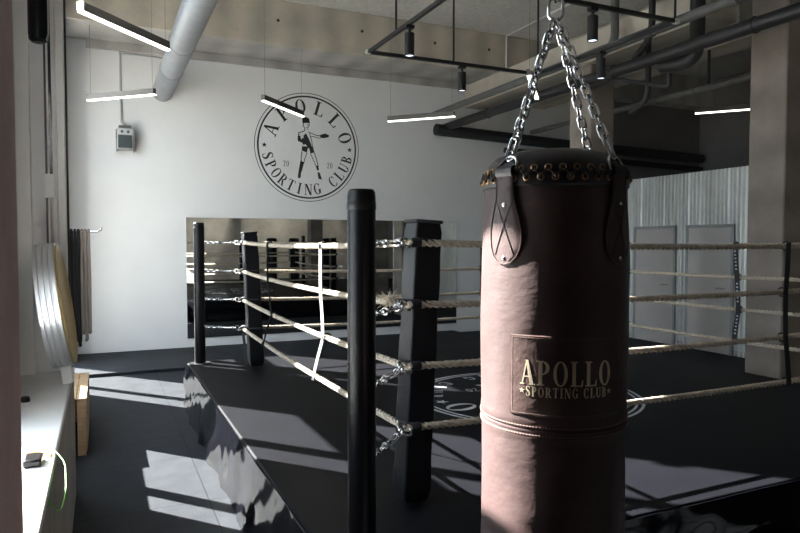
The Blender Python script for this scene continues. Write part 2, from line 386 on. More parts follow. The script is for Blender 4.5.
# beams and columns
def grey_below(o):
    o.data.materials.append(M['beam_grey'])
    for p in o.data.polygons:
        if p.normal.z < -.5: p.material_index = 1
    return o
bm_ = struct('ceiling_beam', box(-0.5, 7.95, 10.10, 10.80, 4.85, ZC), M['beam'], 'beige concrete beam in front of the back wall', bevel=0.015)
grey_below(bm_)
for i, x in enumerate((1.2, 2.55, 3.95, 5.3, 6.4)):
    MB().lathe([(0.0, 0), (0.025, 0.0), (0.022, 0.012)], 10).build('tie_hole', M['ink'], bm_, loc=(x, 10.097, 5.25 - 0.02 * (i % 2)), rot=(R(90), 0, 0))
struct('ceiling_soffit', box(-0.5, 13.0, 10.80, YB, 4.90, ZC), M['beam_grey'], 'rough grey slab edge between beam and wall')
struct('trim_1', box(-0.17, 6.4, YB - 0.05, YB - 0.001, 4.77, 4.90), M['beam_grey'], 'grey edge strip along the top of back wall', bevel=0.006)
struct('ceiling_beam_cross', box(7.95, 8.45, YN, 11.19, 4.55, ZC), M['beam'], 'brown concrete beam over the right side', bevel=0.015)
struct('ceiling_beam_lower', box(6.52, 6.98, 5.5, 11.19, 4.42, 4.84), M['beam'], 'lower brown concrete beam carried by the columns', bevel=0.015)
struct('concrete_column', box(7.0, 7.46, 4.87, 5.33, 0.0, ZC), M['column'], 'board-marked concrete column right of the ring', bevel=0.02)
struct('concrete_column', box(6.6, 7.05, 7.62, 8.10, 0.0, 4.42), M['column'], 'concrete column behind the heavy bag', bevel=0.02)
struct('concrete_column', box(7.0, 7.46, -1.2, -0.74, 0.0, ZC), M['column'], 'concrete column behind the camera', bevel=0.02)

# dais along the back wall
struct('trim_2', box(-0.49, 6.3, 9.42, YB - 0.001, 0.0, 0.045), M['floor'], 'low black rubber step along the back wall', bevel=0.006)

# galvanised partition with doors
mb = MB(); N = 1100; y0, y1 = 2.2, YB - 0.002
v = []; f = []
for i in range(N + 1):
    y = y0 + (y1 - y0) * i / N; ph = ((y / 0.076) % 1.0)
    d = 0.018 * max(-1, min(1, 1.8 * math.sin(2 * PI * ph)))
    v += [(9.0 - d, y, 0.0), (9.0 - d, y, 2.95), (9.06, y, 0.0), (9.06, y, 2.95)]
for i in range(N):
    a = 4 * i; b = a + 4
    f += [(a, b, b + 1, a + 1), (a + 2, a + 3, b + 3, b + 2), (a + 1, b + 1, b + 3, a + 3)]
mb.add(v, f)
pt = struct('wall_partition', mb, M['corr'], 'corrugated galvanised steel partition')
box(9.06, 12.98, 2.2, YB - 0.002, 2.88, 2.95).build('partition_roof', M['wall_dark'], pt)
box(8.985, 9.03, 2.2, YB - 0.01, 0.0, 0.08).build('base_rail', M['grey_paint'], pt)
for k, (a, b, lab) in enumerate(((7.09, 7.91, 'grey flush door nearer the concrete column'), (8.22, 9.08, 'grey flush door nearer the heavy bag'))):
    d = struct('door_%d' % (k + 1), box(8.955, 8.978, a, b, 0.01, 2.02), M['door'], lab, bevel=0.004)
    MB().box(8.95, 8.976, a - .05, a - .001, 0, 2.06).box(8.95, 8.976, b + .001, b + .05, 0, 2.06).box(8.95, 8.976, a - .05, b + .05, 2.022, 2.07).build('door_frame', M['grey_paint'], d)
    box(8.948, 8.954, a + 0.08, a + 0.30, 1.22, 1.42).build('door_sign', M['paper'], d)
    MB().tube([(8.95, a + 0.10, 1.05), (8.90, a + 0.10, 1.05), (8.90, a + 0.22, 1.05)], 0.010, 8).build('door_handle', M['steel'], d)

# ------------------------------------------------------------------ boxing ring
RX0, RX1, RY0, RY1 = 1.335, 5.39, 2.825, 6.89
PX0, PX1, PY0, PY1, PZ = 0.83, 5.90, 2.32, 7.38, 0.47
ring = thing('boxing_ring_platform', 'raised black boxing ring platform with glossy vinyl skirt and white badge on canvas', 'boxing ring platform', (0, 0, 0))
box(PX0 + .06, PX1 - .06, PY0 + .06, PY1 - .06, 0.0, PZ - 0.03).build('platform_frame', M['pipe_dark'], ring)
box(PX0, PX1, PY0, PY1, PZ - 0.028, PZ).build('canvas', M['canvas'], ring, bevel=0.02, seg=3)
def skirt(pa, pb, nrm, seed):
    """draped vinyl hanging from the edge pa-pb down to the floor, wavy, 4 mm thick"""
    rnd = random.Random(seed); L = (Vector(pb) - Vector(pa)).length; d = (Vector(pb) - Vector(pa)).normalized(); nv = Vector(nrm)
    waves = [(rnd.uniform(3, 9), rnd.uniform(0, 6.28), rnd.uniform(.4, 1)) for _ in range(5)] + [(rnd.uniform(12, 34), rnd.uniform(0, 6.28), rnd.uniform(.05, .14)) for _ in range(7)]
    NU, NV = 420, 20; v = []; f = []
    for i in range(NU + 1):
        u = i / NU * L
        for k in range(NV + 1):
            t = k / NV
            amp = 0.006 + 0.024 * t
            off = sum(a * math.sin(w * u + p + 2.6 * t * math.sin(u * 1.7 + p) + 1.2 * math.sin(5 * t + p)) for w, p, a in waves) / 2.2
            flare = 0.012 + 0.05 * t ** 1.2 + amp * off
            flare = max(flare, 0.006)
            z = PZ - 0.006 - (PZ - 0.010) * t
            P = Vector(pa) + d * u + nv * flare; v.append((P.x, P.y, z))
    k0 = len(v)
    v += [(a - nv.x * 0.004, b - nv.y * 0.004, c) for a, b, c in v]
    for i in range(NU):
        for k in range(NV):
            a = i * (NV + 1) + k; b = a + NV + 1
            f.append((a, b, b + 1, a + 1)); f.append((k0 + a, k0 + a + 1, k0 + b + 1, k0 + b))
    for i in range(NU):
        a = i * (NV + 1); b = a + NV + 1; f.append((a, k0 + a, k0 + b, b)); a += NV; b += NV; f.append((a, b, k0 + b, k0 + a))
    MB().add(v, f).build('skirt', M['skirt'], ring, smooth=60)
skirt((PX0, PY1, 0), (PX0, PY0, 0), (-1, 0, 0), 3)
skirt((PX0, PY0, 0), (PX1, PY0, 0), (0, -1, 0), 5)
skirt((PX1, PY0, 0), (PX1, PY1, 0), (1, 0, 0), 8)
skirt((PX1, PY1, 0), (PX0, PY1, 0), (0, 1, 0), 11)
# badge printed on the canvas: its top faces the near-left corner side
CX, CY, CR = 3.30, 4.60, 0.97
CRT = R(174)
def canvas_fn(x, y, t): return (CX + x * math.cos(CRT) - y * math.sin(CRT), CY + x * math.sin(CRT) + y * math.cos(CRT), PZ + 0.0006 + t)
mb = MB()
for q in ring_strip(0, 0, CR, CR, CR * .975, CR * .975, 0, 360, 72): mb.prism(q, canvas_fn, .001)
for q in ring_strip(0, 0, CR * .945, CR * .945, CR * .925, CR * .925, 0, 360, 72): mb.prism(q, canvas_fn, .001)
lg = mb.build('canvas_badge', M['white_ink'], ring, smooth=0)
badge_letters(M['white_ink'], lg, CR, canvas_fn, .001, .27, 1.35, .145)
for sx_ in (-1, 1):
    mb = MB(); text_line(mb, '20', .11, lambda x, y, t, s=sx_: canvas_fn(x + s * .36, y - .35, t), t=.001); mb.build('year_digits', M['white_ink'], lg, smooth=0)
    mb = MB(); text_line(mb, '*', .12, lambda x, y, t, s=sx_: canvas_fn(x + s * .78, y - .05, t), t=.001); mb.build('star', M['white_ink'], lg, smooth=0)

# boxer silhouette (used on wall badge and on canvas)
def boxer(mb, fn, s, t=0.002):
    P = []
    P += ring_strip(-.015, .415, .055, .035, .0, .0, 0, 360, 12)                    # hair
    P += [[(-.07, .40), (.04, .40), (.045, .37), (-.065, .365)]]
    P += stroke([(.03, .38), (.035, .34), (.02, .31), (-.01, .30)], .010)            # face contour
    P += stroke([(-.05, .37), (-.055, .32), (-.03, .29), (-.04, .25)], .012)
    P += [[(.0, .345), (.025, .345), (.025, .335), (.0, .335)], [(.0, .285), (.03, .28), (.0, .27)]]
    P += stroke([(-.04, .25), (-.12, .22), (-.13, .12), (-.09, .09), (-.06, .15)], [.012, .016, .02, .03, .012])
    P += [[(-.14, .17), (-.10, .18), (-.08, .10), (-.13, .09)]]                       # rear glove
    P += stroke([(.02, .24), (.08, .22), (.16, .195), (.22, .20)], [.012, .010, .012, .012])
    P += stroke([(.04, .17), (.10, .18), (.17, .16), (.22, .17)], [.008, .010, .008, .010])
    P += [[(.20, .21), (.27, .235), (.335, .215), (.33, .185), (.25, .165), (.20, .175)]]  # leading glove
    P += [[(-.055, .18), (-.015, .22), (.03, .14), (.075, .03), (.03, .0), (-.03, .07)]]  # torso shade
    P += [[(-.09, .12), (-.05, .15), (-.02, .06), (-.06, .05)]]
    P += stroke([(.04, .22), (.07, .12), (.085, .02)], .010)
    P += [[(-.075, .03), (.02, .03), (-.005, -.06), (-.08, -.03)], [(.03, .02), (.09, .03), (.11, -.05), (.05, -.07)]]  # trunks
    P += stroke([(-.075, -.04), (-.09, -.14), (-.085, -.20)], .012)
    P += stroke([(.0, -.06), (-.035, -.15), (-.05, -.22)], .010)
    P += stroke([(.05, -.07), (.10, -.17), (.14, -.26)], .010)
    P += stroke([(.11, -.05), (.14, -.15), (.17, -.26)], .012)
    P += [[(-.10, -.18), (-.045, -.20), (-.07, -.30), (-.10, -.38), (-.135, -.37)]]     # left boot
    P += [[(-.135, -.37), (-.09, -.37), (-.10, -.43), (-.14, -.43)]]
    P += [[(.13, -.24), (.165, -.24), (.18, -.30), (.15, -.31)], [(.155, -.33), (.19, -.34), (.225, -.44), (.17, -.43)]]
    for p in P: mb.prism([(x * s * 1.0, y * s) for x, y in p], fn, t)

# ---------------------------------------------------------------- posts, pads
def make_post():
    t = thing('ring_corner_post', '', 'ring post')
    MB().lathe([(0, 0), (0.11, 0), (0.11, 0.012), (0.0, 0.012)], 28).build('base_plate', M['metal_dark'], t)
    MB().lathe([(0.0, 0.012), (0.056, 0.012), (0.0575, 0.04), (0.0575, 1.49), (0.055, 1.512), (0.048, 1.522), (0, 1.524)], 36).build('padded_pole', M['post'], t, smooth=30)
    MB().lathe([(0.0578, 1.44), (0.0592, 1.442), (0.0592, 1.472), (0.0578, 1.474)], 36).build('cap_seam', M['post'], t)
    return t
POSTS = [(.95, 2.44, 'black padded ring post standing nearest the camera'),
         (.95, 7.24, 'black padded ring post at the far left corner before the mirror'),
         (5.78, 7.27, 'black padded ring post at far corner behind the heavy bag'),
         (5.79, 2.44, 'black padded ring post at the near right corner')]
p0 = make_post()
for i, (x, y, lab) in enumerate(POSTS):
    p = p0 if i == 0 else dup(p0)
    p.location = (x, y, PZ); p['label'] = lab; p['group'] = 'boxing ring corner posts'

def make_pad():
    t = thing('corner_pad', '', 'corner pad')
    w = 0.0725
    mb = MB(); v = []; f = []
    NZ = 24
    for k in range(NZ + 1):
        z = -0.70 + 1.40 * k / NZ
        e = 0.0018 * math.sin(k * 1.1) + (0.0 if 0 < k < NZ else -0.012)
        for (a, b) in ((-1, -1), (0, -1), (1, -1), (1, 0), (1, 1), (0, 1), (-1, 1), (-1, 0)):
            bul = 1.02 if a * b == 0 else 1.0
            v.append((a * (w + e) * bul, b * (w + e) * bul, z))
    for k in range(NZ):
        for i in range(8):
            f.append((k * 8 + i, k * 8 + (i + 1) % 8, (k + 1) * 8 + (i + 1) % 8, (k + 1) * 8 + i))
    f.append(tuple(range(7, -1, -1))); f.append(tuple(NZ * 8 + i for i in range(8)))
    mb.add(v, f).build('cushion', M['pad'], t, bevel=0.01, seg=3, smooth=40)
    MB().box(-.0745, .0745, -.0745, .0745, .685, .702).build('top_flap', M['strap_black'], t, bevel=0.006)
    for zz in (0.59, 0.29, -0.01, -0.31):
        q = MB().tube([(-.082, .05, zz), (-.082, -.07, zz + .01), (-.06, -.083, zz + .01), (.05, -.083, zz)], 0.012, 8)
        q.build('tie_strap', M['strap_black'], t)
    return t
c0 = make_pad()
PADS = [(1.432, 2.912, (R(0.3), R(2.6), 0), 'black vinyl corner pad at the near corner, hanging askew'),
        (1.428, 6.80, (0, R(-2.6), 0), 'black vinyl corner pad at the far left corner, tilted'),
        (5.29, 6.79, (0, 0, R(90)), 'black vinyl corner pad at the corner behind heavy bag'),
        (5.30, 2.92, (0, 0, R(90)), 'black vinyl corner pad at the near right corner')]
for i, (x, y, rt, lab) in enumerate(PADS):
    p = c0 if i == 0 else dup(c0)
    p.location = (x, y, 1.19); p.rotation_euler = rt; p['label'] = lab; p['group'] = 'boxing ring corner pads'

# ---------------------------------------------------------------- ropes
RL = RX1 - RX0
def rope_mesh():
    N = 760; out = MB()
    for s_ in range(3):
        pts = []
        for i in range(N + 1):
            u = i / N; x = u * RL; sag = -0.028 * 4 * u * (1 - u)
            a = 2 * PI * (x / 0.115) + s_ * 2 * PI / 3
            pts.append((x, 0.0102 * math.cos(a), sag + 0.0102 * math.sin(a)))
        out.tube(pts, 0.0090, 6)
    return out
rope_side = {}
LV = [1.78, 1.48, 1.18, 0.88]
LVN = ['top', 'second', 'third', 'lowest']
SIDES = [('left', (RX0, RY0), R(90), 'window-side'), ('near', (RX0, RY0), 0, 'near right side'),
         ('right', (RX1, RY0), R(90), 'far right side'), ('far', (RX0, RY1), 0, 'mirror side')]
r0 = None
for si, (sn, (x, y), rz, desc) in enumerate(SIDES):
    for k, z in enumerate(LV):
        lab = {'left': 'sunlit rope on the window side of the ring, %s of four',
               'near': 'twisted tan rope on the near right side of the ring, %s of four',
               'right': 'rope on the far side of ring before the doors, %s of four',
               'far': 'rope on the mirror side of the ring, %s of four'}[sn] % LVN[k]
        if r0 is None:
            r0 = thing('ring_rope', lab, 'ring rope', (x, y, z), (0, 0, rz))
            rope_mesh().build('twisted_rope', M['rope'], r0, smooth=80)
            sl = MB().lathe([(0.0, -.0), (.022, .0), (.0245, .008), (.0245, .042), (.021, .05), (.0, .05)], 14)
            a = sl.build('end_sleeve', M['strap_black'], r0, loc=(.02, 0, 0), rot=(0, R(90), 0))
            b = bpy.data.objects.new('end_sleeve', a.data); C.objects.link(b); b.parent = r0; b.location = (RL - .07, 0, 0); b.rotation_euler = (0, R(90), 0)
            r = r0
        else:
            r = dup(r0, (x, y, z), (0, 0, rz), lab)
        r['group'] = 'boxing ring ropes'
        rope_side[(sn, k)] = r
# frayed end of the second rope at the near corner
mb = MB(); rnd = random.Random(4)
for i in range(70):
    a, b, c = (rnd.gauss(0, 1) for _ in range(3)); d = Vector((a - .4, b, c * .8)).normalized() * rnd.uniform(.03, .085)
    mid = d * .5 + Vector((0, 0, rnd.uniform(-.01, .015)))
    mb.tube([(0, 0, 0), mid, d], [0.0022, .0018, .0007], 4)
mb.lathe([(0, -.022), (.016, -.018), (.022, 0), (.016, .018), (0, .022)], 12)
mb.build('frayed_end', M['rope'], rope_side[('left', 1)], loc=(0.10, 0.05, 0.01))

# chrome chain and turnbuckle from each post to the rope corner
def link_pts(c, d, side, L, Wd):
    c = Vector(c); d = Vector(d).normalized(); side = Vector(side).normalized(); n = 14; pts = []
    for i in range(n):
        a = 2 * PI * i / n; x = math.cos(a); y = math.sin(a)
        pts.append(c + d * ((L / 2 - Wd / 2) * (1 if x > 0 else -1) + Wd / 2 * x) * 1.0 + side * (Wd / 2 * y))
    return pts
def chain(mb, p, q, pitch, Lk, Wd, r, sag=0.0, m=6):
    p = Vector(p); q = Vector(q); n = max(1, round((q - p).length / pitch)); d = (q - p).normalized()
    up = Vector((0, 0, 1)) if abs(d.z) < .9 else Vector((0, 1, 0))
    s1 = d.cross(up).normalized(); s2 = d.cross(s1).normalized()
    for i in range(n):
        c = p.lerp(q, (i + .5) / n) + Vector((0, 0, -sag * 4 * ((i + .5) / n) * (1 - (i + .5) / n)))
        a = R(25); sa, sb = s1 * math.cos(a) + s2 * math.sin(a), s2 * math.cos(a) - s1 * math.sin(a)
        mb.tube(link_pts(c, d, sa if i % 2 else sb, Lk, Wd), r, m, closed=True)
    return n
CL = 0.475
t0 = None
for ci, (px_, py_, cx_, cy_, nm) in enumerate(((.95, 2.44, RX0, RY0, 'nearest post'), (.95, 7.24, RX0, RY1, 'far left post'), (5.78, 7.27, RX1, RY1, 'far corner post behind heavy bag'), (5.79, 2.44, RX1, RY0, 'near right post'))):
    for k, z in enumerate(LV):
        d = Vector((cx_ - px_, cy_ - py_, 0)); ang = math.atan2(d.y, d.x); dn = d.normalized()
        st = Vector((px_, py_, z)) + dn * 0.068
        lab = 'chrome chain and turnbuckle from %s to %s rope' % (nm, LVN[k])
        if t0 is None:
            t0 = thing('turnbuckle_chain', lab, 'turnbuckle')
            mb = MB(); chain(mb, (0.0, 0, 0), (0.17, 0, -.004), 0.034, 0.046, 0.026, 0.0045); mb.build('chain', M['chrome'], t0)
            mb = MB()
            for s_ in (-1, 1): mb.tube([(0.19, 0.011 * s_, -.004), (0.20, 0.014 * s_, -.004), (0.33, 0.014 * s_, -.002), (0.34, 0.011 * s_, -.002)], 0.0055, 8)
            mb.torus((.192, 0, -.004), (0, 1, 0), (0, 0, 1), .013, .013, .006); mb.torus((.338, 0, -.002), (0, 1, 0), (0, 0, 1), .013, .013, .006)
            mb.tube([(0.165, 0, -.004), (0.22, 0, -.004)], 0.006, 8); mb.tube([(0.31, 0, 0), (0.375, 0, 0)], 0.006, 8)
            mb.build('turnbuckle', M['chrome'], t0)
            mb = MB(); mb.torus((.395, 0, 0), (1, 0, 0), (0, 0, 1), .024, .020, .0055); mb.build('hook', M['chrome'], t0)
            mb = MB(); mb.torus((.446, 0, 0), (1, 0, .2), (0, .8, .5), .036, .036, .0065, 22); mb.build('corner_ring', M['chrome'], t0)
            MB().torus((.006, 0, 0), (1, 0, 0), (0, 1, 0), .011, .011, .004, 16).build('post_eye', M['steel'], t0)
            t = t0
        else: t = dup(t0, label=lab)
        t.location = st; t.rotation_euler = (0, 0, ang); t['group'] = 'turnbuckle chains at the ring corners'

# rope spacers (webbing ties joining the four ropes)
def ribbon(pts, wdir, w, th, m, name, parent=None):
    wd = Vector(wdir).normalized() * w / 2; P = [Vector(p) for p in pts]; v = []; f = []
    for i, p in enumerate(P):
        a = P[max(0, i - 1)]; b = P[min(len(P) - 1, i + 1)]; nn = (b - a).cross(wd).normalized() * th / 2
        v += [p - wd - nn, p + wd - nn, p + wd + nn, p - wd + nn]
    for i in range(len(P) - 1):
        for k in range(4): f.append((4 * i + k, 4 * i + (k + 1) % 4, 4 * i + 4 + (k + 1) % 4, 4 * i + 4 + k))
    f += [(3, 2, 1, 0), tuple(4 * (len(P) - 1) + k for k in range(4))]
    return MB().add(v, f).build(name, m, parent, smooth=30)
def rope_z(u, k): return LV[k] - 0.028 * 4 * (u / RL) * (1 - u / RL)
def spacer(side, us, m, lab, w=0.034, marks=False, wdir=None):
    """us: positions along the side at the four ropes"""
    def pt(u, z, off=0.0):
        if side == 'left': return (RX0 - off, RY0 + u, z)
        if side == 'near': return (RX0 + u, RY0 - off, z)
        if side == 'right': return (RX1 - off, RY0 + u, z)
        return (RX0 + u, RY1 - off, z)
    t = thing('rope_spacer', lab, 'rope spacer', group='webbing spacers tied between the ring ropes')
    wd = {'left': (0, 1, 0), 'right': (0, 1, 0), 'near': (1, 0, 0), 'far': (1, 0, 0)}[side]
    if side == 'left': wd = wdir or (.75, .66, 0)
    pts = []
    for k in range(4):
        z = rope_z(us[k], k)
        pts.append(pt(us[k], z + (0.024 if k == 0 else 0.0), 0.027 if k else 0.02))
        if k < 3:
            um = (us[k] + us[k + 1]) / 2; pts.append(pt(um + 0.004, (z + rope_z(us[k + 1], k + 1)) / 2, 0.023))
    pts[-1] = pt(us[3], rope_z(us[3], 3) - 0.024, 0.024)
    ribbon(pts, wd, w, 0.004, m, 'webbing', t)
    for k in range(4):
        c = pt(us[k], rope_z(us[k], k)); ax = (0, 0, 1); ay = (1, 0, 0) if side in ('left', 'right') else (0, 1, 0)
        MB().torus(c, ay, ax, .0275, .0275, .006, 18).build('rope_loop', M['strap_black'], t)
    if marks:
        mb = MB()
        for k in range(3):
            for i in range(6):
                fr = .18 + .11 * i
                a = Vector(pt(us[k], rope_z(us[k], k), .031)); b = Vector(pt(us[k + 1], rope_z(us[k + 1], k + 1), .031)); c = a.lerp(b, fr)
                d = Vector(wd)
                mb.box(c.x - (.001 if side in ('left', 'right') else .009), c.x + (.001 if side in ('left', 'right') else .009), c.y - (.009 if side in ('left', 'right') else .001), c.y + (.009 if side in ('left', 'right') else .001), c.z - .011, c.z + .004)
        mb.build('printed_marks', M['white_ink'], t, smooth=0)
    return t
spacer('left', (2.80, 2.78, 2.66, 3.02), M['strap_black'], 'black webbing spacer between window-side ropes toward far corner', .022)
spacer('left', (1.30, 1.28, 1.23, 1.48), M['strap_white'], 'pale webbing spacer between window-side ropes near the middle', .036, wdir=(-.2, .98, 0))
tag(ribbon([(RX0 + .0, 6.86, .85), (RX0 + .01, 6.82, .70), (RX0 + .02, 6.77, .52)], (.9, -.4, 0), .03, .004, M['strap_black'], 'pad_strap'), 'black strap hanging below lowest rope at the far left pad', 'strap')
spacer('near', (2.75, 2.72, 2.73, 2.78), M['strap_black'], 'black webbing spacer at the right on the near ropes', .045)
spacer('right', (1.38, 1.35, 1.33, 1.37), M['strap_black'], 'black webbing spacer with white print before the grey door', .05, True)
spacer('far', (2.92, 2.92, 2.92, 2.93), M['strap_black'], 'black webbing spacer on mirror-side ropes left of heavy bag', .03)
spacer('right', (2.75, 2.74, 2.76, 2.75), M['strap_black'], 'black webbing spacer on far ropes hidden beside heavy bag', .03)

# ------------------------------------------------------------------ heavy bag
BX, BY = 1.011, 1.296
BR = 0.175
bag = thing('heavy_bag', 'brown leather heavy bag hanging on chains in the foreground', 'heavy bag', (BX, BY, 0))
FA = math.atan2(-BY, -BX)          # direction towards the camera
prof = [(0.0, 0.64), (0.10, 0.645), (0.155, 0.665), (0.172, 0.70)]
z = 0.72
while z < 1.918:
    r = BR
    for zs_ in (1.085, 1.360): r -= 0.0022 * math.exp(-((z - zs_) / 0.006) ** 2)
    r += 0.0016 * math.exp(-((z - 1.343) / 0.008) ** 2) + 0.0016 * math.exp(-((z - 1.378) / 0.008) ** 2)
    r += 0.0018 * math.sin(z * 9) - 0.003 * max(0, z - 1.75) / .15
    prof.append((r, z)); z += 0.006
prof += [(0.170, 1.925), (0.168, 1.928)]
mb = MB().lathe(prof, 96)
rnd = random.Random(2)
lumps = [(rnd.uniform(0, 6.28), rnd.uniform(.7, 1.85), rnd.uniform(.15, .5), rnd.uniform(.03, .10), rnd.uniform(-.003, .003)) for _ in range(36)]
vv = []
for (x, y, z) in mb.v:
    rr = math.hypot(x, y)
    if rr > .16 and z < 1.88:
        a = math.atan2(y, x); e = 0
        for (la, lz, wa, wz, am) in lumps:
            da = (a - la + PI) % (2 * PI) - PI
            e += am * math.exp(-(da / wa) ** 2 - ((z - lz) / wz) ** 2)
        x *= (rr + e) / rr; y *= (rr + e) / rr
    vv.append((x, y, z))
mb.v = vv
body = mb.build('bag_body', M['leather'], bag, smooth=60)
# stitched seam band
MB().lathe([(BR - .003, 1.360), (BR + .0018, 1.358), (BR + .0018, 1.354), (BR - .003, 1.352)], 96).build('seam_piping', M['leather'], body)
mb = MB()
for i in range(150):
    a = 2 * PI * i / 150
    for zz in (1.3665, 1.3475):
        mb.add([(math.cos(a + q) * (BR + w), math.sin(a + q) * (BR + w), zz + h) for q, h in ((-.012, -.001), (.012, -.001), (.012, .001), (-.012, .001)) for w in (0, .003)], [(0, 2, 4, 6), (1, 7, 5, 3), (0, 1, 3, 2), (4, 5, 7, 6), (2, 3, 5, 4), (6, 7, 1, 0)])
mb.build('stitching', M['thread'], body, smooth=0)
# laced dark top
MB().lathe([(0.1685, 1.915), (0.1715, 1.921), (0.170, 1.940), (0.166, 1.956), (0.158, 1.968), (0.140, 1.985), (0.10, 1.997), (0.05, 2.004), (0, 2.006)], 72).build('top_cover', M['leather_dark'], bag, smooth=50)
MB().lathe([(BR - .004, 1.905), (BR - .0005, 1.910), (BR - .001, 1.925), (BR - .004, 1.936), (BR - .009, 1.937)], 96).build('rim_binding', M['leather_dark'], bag)
NE = 34
e0 = None
lace = []
for i in range(NE):
    for row in (0, 1):
        a = 2 * PI * (i + .5 * row) / NE
        rr, zz, tilt = ((BR - .0008, 1.925, R(88)), (0.1685, 1.9465, R(76)))[row]
        if e0 is None:
            mb = MB().lathe([(.0052, -.001), (.0052, .0018), (.0062, .0030), (.0076, .0022), (.0086, 0)], 14)
            e0 = mb.build('lace_eyelet', M['brass'], bag); e = e0
        else:
            e = e0.copy(); C.objects.link(e); e.parent = bag
        e.location = (rr * math.cos(a), rr * math.sin(a), zz); e.rotation_euler = (0, tilt, a)
        lace.append((Vector(((rr + .004) * math.cos(a), (rr + .004) * math.sin(a), zz))))
MB().tube(lace, 0.0030, 6, closed=True).build('lace', M['leather_dark'], bag)

def cyl(theta, off, z, r=BR):          # theta measured to the right of the camera-facing line
    a = FA + theta
    return ((r + off) * math.cos(a), (r + off) * math.sin(a), z)
# name patch
TH0, PW, PZ0, PZ1 = R(12), 0.268, 1.390, 1.573
mb = MB(); N = 24; v = []; f = []
for i in range(N + 1):
    th = TH0 + (i / N - .5) * PW / BR
    for (zz, of) in ((PZ0, .0005), (PZ0 + .002, .0035), (PZ1 - .002, .0035), (PZ1, .0005)): v.append(cyl(th, of, zz))
for i in range(N):
    for k in range(3): f.append((4 * i + k, 4 * i + k + 1, 4 * i + 5 + k, 4 * i + 4 + k))
f += [(0, 1, 2, 3), (4 * N + 3, 4 * N + 2, 4 * N + 1, 4 * N)]
patch = mb.add(v, f).build('name_patch', M['patch'], bag)
def pfn(x, y, t): return cyl(TH0 + x / BR, .0036 + t, y)
mb = MB(); text_line(mb, 'APOLLO', .0555, lambda x, y, t: pfn(x - .004, y + 1.462, t), .96, .05, .0006)
text_line(mb, '*', .014, lambda x, y, t: pfn(x - .104, y + 1.441, t), t=.0006)
text_line(mb, 'SPORTING CLUB', .0225, lambda x, y, t: pfn(x - .004, y + 1.436, t), .92, .095, .0006)
text_line(mb, '*', .014, lambda x, y, t: pfn(x + .096, y + 1.441, t), t=.0006)
mb.build('gold_lettering', M['gold_print'], patch, smooth=0)
mb = MB()
def dash(x0, y0, x1, y1):
    n = int(math.hypot(x1 - x0, y1 - y0) / .0045)
    for i in range(n):
        a, b = (i + .2) / n, (i + .75) / n
        p = [(x0 + (x1 - x0) * a, y0 + (y1 - y0) * a), (x0 + (x1 - x0) * b, y0 + (y1 - y0) * b)]
        nx, ny = (.0005, 0) if x0 == x1 else (0, .0005)
        mb.prism([(p[0][0] - nx, p[0][1] - ny), (p[1][0] + (nx if nx == 0 else -nx), p[1][1] - ny), (p[1][0] + nx, p[1][1] + ny), (p[0][0] + (nx if nx else 0), p[0][1] + ny)], pfn, .0008)
w = PW / 2 - .005
dash(-w, PZ1 - .006, w, PZ1 - .006); dash(-w, PZ0 + .006, w, PZ0 + .006); dash(-w, PZ0 + .006, -w, PZ1 - .006); dash(w, PZ0 + .006, w, PZ1 - .006)
mb.build('patch_stitching', M['thread'], patch, smooth=0)

